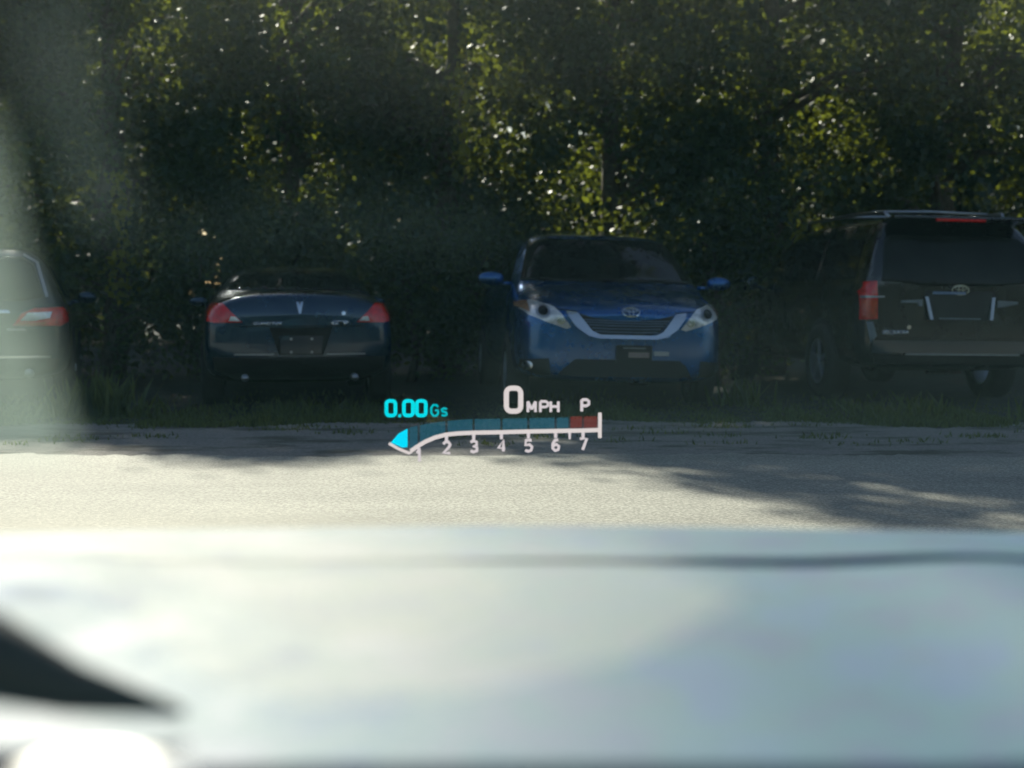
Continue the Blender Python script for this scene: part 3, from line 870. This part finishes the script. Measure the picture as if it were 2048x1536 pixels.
# ------------------------------------------------------------------ the camera's own car: bonnet, nose, dark wedge, windscreen
def m_bonnet():
    m, t, p, o = nodes("silver_blue_bonnet_paint")
    n1 = noise(t, 420, 2, 0.6)
    r = ramp(t, n1.outputs[0], [(0.35, (0.022, 0.078, 0.14)), (0.65, (0.045, 0.118, 0.19))])
    n3 = noise(t, 7, 5, 0.7)                      # pearl flake tint, drifting pink to green to blue
    r3 = ramp(t, n3.outputs[0], [(0.3, (0.8, 1.05, 1.15)), (0.42, (1.15, 0.85, 0.95)), (0.52, (0.8, 1.12, 0.9)), (0.64, (1.0, 0.95, 1.2)), (0.75, (1.2, 1.0, 0.8))])
    mx = t.nodes.new("ShaderNodeMix"); mx.data_type = 'RGBA'; mx.blend_type = 'MULTIPLY'; mx.inputs[0].default_value = 1
    t.links.new(r.outputs[0], mx.inputs[6]); t.links.new(r3.outputs[0], mx.inputs[7])
    t.links.new(mx.outputs[2], p.inputs['Base Color'])
    r4 = ramp(t, n3.outputs[0], [(0.35, (0.58, 0.58, 0.58)), (0.7, (0.72, 0.72, 0.72))])
    t.links.new(r4.outputs[0], p.inputs['Roughness'])
    setv(p, Metallic=0.0, IOR=1.55)
    p.inputs['Coat Weight'].default_value = 0.0
    p.inputs['Coat Roughness'].default_value = 0.2
    n2 = noise(t, 110, 3, 0.6)
    b = bump(t, p, n2.outputs[0], 0.25, 0.002)
    return m
M['hood'] = m_bonnet()
own = empty('own_car', (0, 0, 0), label='silver blue bonnet, dark wedge and dusty, glare veiled windscreen of the car the photo is taken from', cat='car')

_ky = [0.9, 0.97, 1.05, 1.15, 1.3, 1.45, 1.6, 1.75, 1.9, 2.05, 2.25, 2.45]
_kz = [.752, .747, .741, .741, .747, .750, .746, .736, .731, .725, .712, .66]
PROFILE_Y = np.linspace(0.9, 2.45, 156)
PROFILE_Z = np.convolve(np.pad(np.interp(PROFILE_Y, _ky, _kz), 9, mode='edge'), np.ones(19) / 19, mode='valid')
def own_z(x, y):
    """height of the bonnet skin"""
    z = float(np.interp(y, PROFILE_Y, PROFILE_Z))
    ax = abs(x)
    z += 0.050 * math.exp(-((ax - 0.60) / 0.15) ** 2) * min(1, max(0, (2.0 - y) / .8))      # wing bulges
    z -= 0.18 * max(0, (ax - 0.90) / 0.2) ** 2
    z += 0.006 * math.cos(x * 3)
    return z

def skin(name, x0, x1, nx, ylo, yhi, ny, mat):
    v, f = [], []
    for j in range(ny + 1):
        for i in range(nx + 1):
            x = x0 + (x1 - x0) * i / nx
            a, b = ylo(x), yhi(x)
            y = a + (b - a) * j / ny
            v.append((x, y, own_z(x, y)))
    n = (nx + 1) * (ny + 1)
    v += [(x, y, z - 0.05) for x, y, z in v]
    for j in range(ny):
        for i in range(nx):
            a = j * (nx + 1) + i
            f.append((a, a + 1, a + nx + 2, a + nx + 1))
            f.append((n + a, n + a + nx + 1, n + a + nx + 2, n + a + 1))
    for j in range(ny):
        for i in (0, nx):
            a = j * (nx + 1) + i
            f.append((a, a + nx + 1, n + a + nx + 1, n + a))
    for i in range(nx):
        for j in (0, ny):
            a = j * (nx + 1) + i
            f.append((a, a + 1, n + a + 1, n + a))
    bm = bmesh.new(); me = bpy.data.meshes.new(name); me.from_pydata(v, [], f); bm.from_mesh(me)
    return from_bm(name, bm, mat, own)
skin('bonnet', -1.0, 1.0, 60, lambda x: 0.955 + 0.0 * x, lambda x: 1.79 - 0.02 * x * x - 0.055 * min(1, max(0, x + .15)), 40, M['hood'])
skin('nose', -1.0, 1.0, 60, lambda x: 1.815 - 0.02 * x * x + 0.07 * min(1, max(0, x + .15)) - 0.023, lambda x: 2.42 - 0.12 * x * x, 20, M['hood'])
bm = bmesh.new()
bx(bm, Vector((0, 1.55, .42)), (1.72, 1.0, .42), None, .05)
from_bm('engine_bay', bm, M['underside'], own)
# dark tapered tube added for the dark wedge at the lower left
bm = bmesh.new()
tube(bm, [(-.76, 1.02, .84), (-.46, 1.02, .835), (-.39, 1.025, .815), (-.33, 1.035, .788), (-.25, 1.05, .765)], [.05, .046, .034, .020, .004], 12)
wp = from_bm('dark_wedge', bm, M['plastic'], own)
bm = bmesh.new()
bmesh.ops.create_uvsphere(bm, u_segments=32, v_segments=18, radius=.055, matrix=Matrix.Translation((-.28, .92, .745)) @ Matrix.Diagonal((1.3, 1, .6, 1)))  # added dome, placed to throw a round sun glint
from_bm('glint_dome', bm, simple("glint_dome_metal", (.85, .85, .83), .5, 1.0, var=.05), own)
bm = bmesh.new()
bx(bm, Vector((0, .94, .715)), (1.5, .05, .03), None, .008)
from_bm('cowl', bm, M['plastic'], own)

# windscreen: slanting dusty pane; volume patches stand in for dash reflections, veil and glare
def m_dust_veil(name, dens, col):
    m = bpy.data.materials.new(name); m.use_nodes = True
    t = m.node_tree
    for n in list(t.nodes): t.nodes.remove(n)
    o = t.nodes.new("ShaderNodeOutputMaterial")
    v = t.nodes.new("ShaderNodeVolumePrincipled")
    v.inputs['Color'].default_value = (*col, 1)
    v.inputs['Density'].default_value = dens
    v.inputs['Anisotropy'].default_value = 0.35
    t.links.new(v.outputs[0], o.inputs['Volume'])
    return m
def glass_z(y): return 1.36 - 0.6 * y
def pane(name, outline, th, lift, mat):
    """closed slab lying in the plane of the windscreen; outline in (x, y)"""
    nrm = Vector((0, .6, 1)).normalized()
    bm = bmesh.new()
    lo = [bm.verts.new(Vector((x, y, glass_z(y))) + nrm * lift) for x, y in outline]
    hi = [bm.verts.new(Vector((x, y, glass_z(y))) + nrm * (lift + th)) for x, y in outline]
    bm.faces.new(lo[::-1]); bm.faces.new(hi)
    n = len(lo)
    for k in range(n): bm.faces.new((lo[k], lo[(k + 1) % n], hi[(k + 1) % n], hi[k]))
    return from_bm(name, bm, mat, own, False)
pane('windscreen', [(-.66, 1.04), (-.46, -.1), (.46, -.1), (.66, 1.04)], .006, 0, m_dust_veil('windscreen_dust_veil', 0.7, (.36, .74, .84)))

def on_glass(px, py):
    dx, dz = (px - 1024) / F, -(py - HOR) / F
    y = (1.36 - EYE) / (0.6 + dz)
    return (dx * y, y)
veil_streak = m_dust_veil('streak_veil', 38, (.66, .85, .78))
veil_thin = m_dust_veil('thin_veil', 5.5, (.62, .82, .82))
veil_film = m_dust_veil('film_veil', 2.2, (.66, .76, .74))
veil_low = m_dust_veil('low_veil', 1.4, (.46, .74, .78))
def veil_pane(pts_, lift, mat): pane('veil_patch', [on_glass(*q) for q in pts_], .004, lift, mat)  # volume patch shaped to lay a reflected streak
veil_pane([(-280, 960), (138, 950), (105, 860), (62, 700), (18, 560), (-8, 430), (-40, 300), (-280, 250)], .008, veil_streak)  # stands in for the pale streak of the mirrored dashboard
veil_pane([(60, 60), (90, 300), (130, 430), (200, 520), (260, 500), (225, 360), (170, 200), (150, 60)], .008, veil_thin)
veil_pane([(-200, 330), (500, 250), (900, 330), (1500, 220), (2200, 330), (2200, -200), (-200, -200)], .013, veil_film)
veil_pane([(300, 130), (800, 170), (1300, 90), (2200, 150), (2200, -200), (100, -200)], .018, veil_film)
glare = m_dust_veil('glare_veil', 19, (.97, .95, .82))  # dense volume that imitates the cream glare over the bonnet
veil_pane([(-300, 1075), (700, 1090), (1250, 1130), (1500, 1230), (1280, 1350), (900, 1430), (620, 1450), (400, 1400), (250, 1290), (120, 1180), (-300, 1160)], .008, glare)
veil_pane([(-300, 1085), (600, 1100), (900, 1150), (1050, 1240), (850, 1340), (620, 1330), (380, 1230), (150, 1170), (-300, 1150)], .013, glare)
veil_pane([(230, 500), (620, 440), (1010, 470), (1000, 560), (600, 545), (300, 560)], .008, veil_low)
veil_pane([(950, 760), (1300, 700), (1500, 660), (2200, 640), (2200, 980), (960, 960)], .013, veil_low)

# ------------------------------------------------------------------ head-up display: light projected to float over the nose of the car
HD = 5.5
def hp(X, Y):
    px = 740 + X / 4.096; py = 740 + Y / 4.096
    return ((px - 1024) / F * HD, EYE - (py - HOR) / F * HD)
hx0, hz0 = hp(1024, 500)
hud = empty('head_up_display', (hx0, HD, hz0), label='glowing white and cyan head up display reading 0 MPH above a rev counter scale', cat='display')
W_ = emis('hud_white', (.84, .76, .74), 0.85)
W2 = emis('hud_white_soft', (.84, .76, .78), 0.8)
CY = emis('hud_cyan', (.0, .86, .95), 0.85)
CY2 = emis('hud_cyan_fill', (.0, .72, .98), 1.0)
DIM = emis('hud_dim_blue', (.04, .24, .36), 0.42, .55)
RED = emis('hud_dim_red', (.46, .07, .05), 0.36, .55)
def hud_bm(name, bm, mat, th=.0015):
    r = bmesh.ops.extrude_face_region(bm, geom=bm.faces[:])
    for v in [q for q in r['geom'] if isinstance(q, bmesh.types.BMVert)]: v.co.y += th
    for v in bm.verts: v.co -= Vector((hx0, HD, hz0))
    return from_bm(name, bm, mat, hud, False)
def hpoly(bm, pts):
    bm.faces.new([bm.verts.new((hp(*q)[0], HD, hp(*q)[1])) for q in pts])
def hring(bm, cx, cy, w, h, t, rad):
    def rr(w, h, rad, n=5):
        out = []
        for sx, sy, a0 in ((1, 1, 0), (-1, 1, 90), (-1, -1, 180), (1, -1, 270)):
            for k in range(n + 1):
                a = R(a0 + 90 * k / n)
                out.append((cx + sx * (w / 2 - rad) + math.cos(a) * rad, cy + sy * (h / 2 - rad) + math.sin(a) * rad))
        return out
    o_, i_ = rr(w, h, rad), rr(w - 2 * t, h - 2 * t, max(rad - t, 3))
    vo = [bm.verts.new((hp(*q)[0], HD, hp(*q)[1])) for q in o_]
    vi = [bm.verts.new((hp(*q)[0], HD, hp(*q)[1])) for q in i_]
    n = len(vo)
    for k in range(n): bm.faces.new((vo[k], vo[(k + 1) % n], vi[(k + 1) % n], vi[k]))
def hstroke(bm, pts, w):
    """ribbon of width w along a polyline, in the reading's own units"""
    L, Rr = [], []
    for i, q in enumerate(pts):
        a = Vector(pts[max(i - 1, 0)]); b = Vector(pts[min(i + 1, len(pts) - 1)])
        t = (b - a).normalized(); n = Vector((-t.y, t.x)) * w / 2
        L.append(Vector(q) + n); Rr.append(Vector(q) - n)
    vl = [bm.verts.new((hp(*q)[0], HD, hp(*q)[1])) for q in L]
    vr = [bm.verts.new((hp(*q)[0], HD, hp(*q)[1])) for q in Rr]
    for k in range(len(pts) - 1): bm.faces.new((vl[k], vl[k + 1], vr[k + 1], vr[k]))
def hglyph(bm, strokes, x, y, w, h, sw):
    for s_ in strokes: hstroke(bm, [(x + a * w, y + (1 - b) * h) for a, b in s_], sw)
GL = {
 'M': [[(0, 0), (0, 1)], [(0, 1), (.5, .25)], [(.5, .25), (1, 1)], [(1, 1), (1, 0)]],
 'P': [[(0, 0), (0, 1)], [(0, 1), (.7, 1), (1, .88), (1, .6), (.7, .48), (0, .48)]],
 'H': [[(0, 0), (0, 1)], [(1, 0), (1, 1)], [(0, .52), (1, .52)]],
 'G': [[(1, .82), (.75, 1), (.3, 1), (0, .75), (0, .25), (.3, 0), (.75, 0), (1, .2), (1, .5), (.55, .5)]],
 's': [[(1, .62), (.5, .7), (0, .58), (.1, .42), (.9, .3), (1, .1), (.5, 0), (0, .08)]],
 '1': [[(.1, .8), (.55, 1), (.55, 0)]],
 '2': [[(0, .8), (.3, 1), (.75, 1), (1, .75), (.8, .5), (0, 0), (1, 0)]],
 '3': [[(0, .88), (.4, 1), (.9, .9), (.9, .62), (.4, .52), (.95, .4), (.95, .12), (.4, 0), (0, .12)]],
 '4': [[(.75, 0), (.75, 1), (0, .3), (1, .3)]],
 '5': [[(.95, 1), (.1, 1), (.05, .55), (.6, .62), (1, .4), (.85, .08), (.4, 0), (0, .1)]],
 '6': [[(.85, .95), (.4, .95), (.05, .6), (.05, .2), (.4, 0), (.85, .08), (.95, .38), (.6, .56), (.1, .42)]],
 '7': [[(0, 1), (1, 1), (.4, 0)]],
}
bm = bmesh.new(); hring(bm, 1176, 244, 160, 232, 42, 62); hud_bm('speed_reading', bm, W_)
bm = bmesh.new()
for ch, x in (('M', 1294), ('P', 1396), ('H', 1482)): hglyph(bm, GL[ch], x, 258, 62, 88, 22)
hud_bm('speed_unit', bm, W2)
bm = bmesh.new(); hglyph(bm, GL['P'], 1736, 244, 58, 96, 24); hud_bm('gear_letter', bm, W2)
bm = bmesh.new()
for x in (168, 312, 418): hring(bm, x, 314, 104, 150, 30, 40)
hpoly(bm, [(228, 364), (252, 364), (252, 388), (228, 388)])
hud_bm('force_reading', bm, CY)
bm = bmesh.new(); hglyph(bm, GL['G'], 500, 288, 56, 88, 19); hglyph(bm, GL['s'], 584, 288, 44, 88, 18); hud_bm('force_unit', bm, emis('hud_cyan_soft', (.0, .80, .88), .6))
arc = [(330, 668), (380, 632), (450, 590), (530, 556), (620, 532), (720, 522), (850, 516), (1080, 512), (1300, 506), (1530, 502), (1740, 498), (1880, 494)]
bm = bmesh.new()
hstroke(bm, [(150, 604), (230, 650), (318, 686), (335, 672)], 24)
hstroke(bm, arc, 34)
hud_bm('scale_line', bm, W_)
bm = bmesh.new(); hstroke(bm, [(1886, 350), (1886, 560)], 30); hud_bm('scale_end', bm, W_)
tx = [396, 624, 848, 1076, 1298, 1522, 1748]
ty = [640, 545, 530, 524, 518, 514, 512]
for k, (x, y) in enumerate(zip(tx, ty)):
    bm = bmesh.new(); hpoly(bm, [(x - 14, y), (x + 14, y), (x + 12, y + 46), (x - 12, y + 46)]); hud_bm('scale_tick', bm, W2)
    bm = bmesh.new(); hglyph(bm, GL[str(k + 1)], x - 26, [662, 592, 584, 578, 578, 572, 566][k], 56, 92, 24); hud_bm('scale_number', bm, W2)
bm = bmesh.new(); hpoly(bm, [(1626, 512), (1650, 512), (1646, 570), (1630, 570)]); hud_bm('scale_tick', bm, W2)
bm = bmesh.new(); hpoly(bm, [(166, 598), (230, 524), (304, 482), (304, 634), (262, 640)]); hud_bm('lit_segment', bm, CY2)
def top(x): return 480 - 95 * (1 - math.exp(-(x - 300) / 330)) if x < 900 else 404 - (x - 900) * .02
def bot(x):
    for (a, b), (c, d) in zip(arc, arc[1:]):
        if a <= x <= c: return b + (d - b) * (x - a) / (c - a) - 20
    return arc[0][1] - 20 if x < arc[0][0] else arc[-1][1] - 20
seg = [310, 396, 624, 848, 1076, 1298, 1522, 1636]
for a, b in zip(seg, seg[1:]):
    bm = bmesh.new(); n = 4
    xs_ = [a + 9 + (b - a - 18) * k / n for k in range(n + 1)]
    hpoly(bm, [(x, top(x)) for x in xs_] + [(x, bot(x)) for x in xs_[::-1]]); hud_bm('dim_segment', bm, DIM)
for a, b in ((1640, 1744), (1750, 1866)):
    bm = bmesh.new(); hpoly(bm, [(a + 4, 382), (b - 4, 380), (b - 4, 474), (a + 4, 478)]); hud_bm('red_segment', bm, RED)
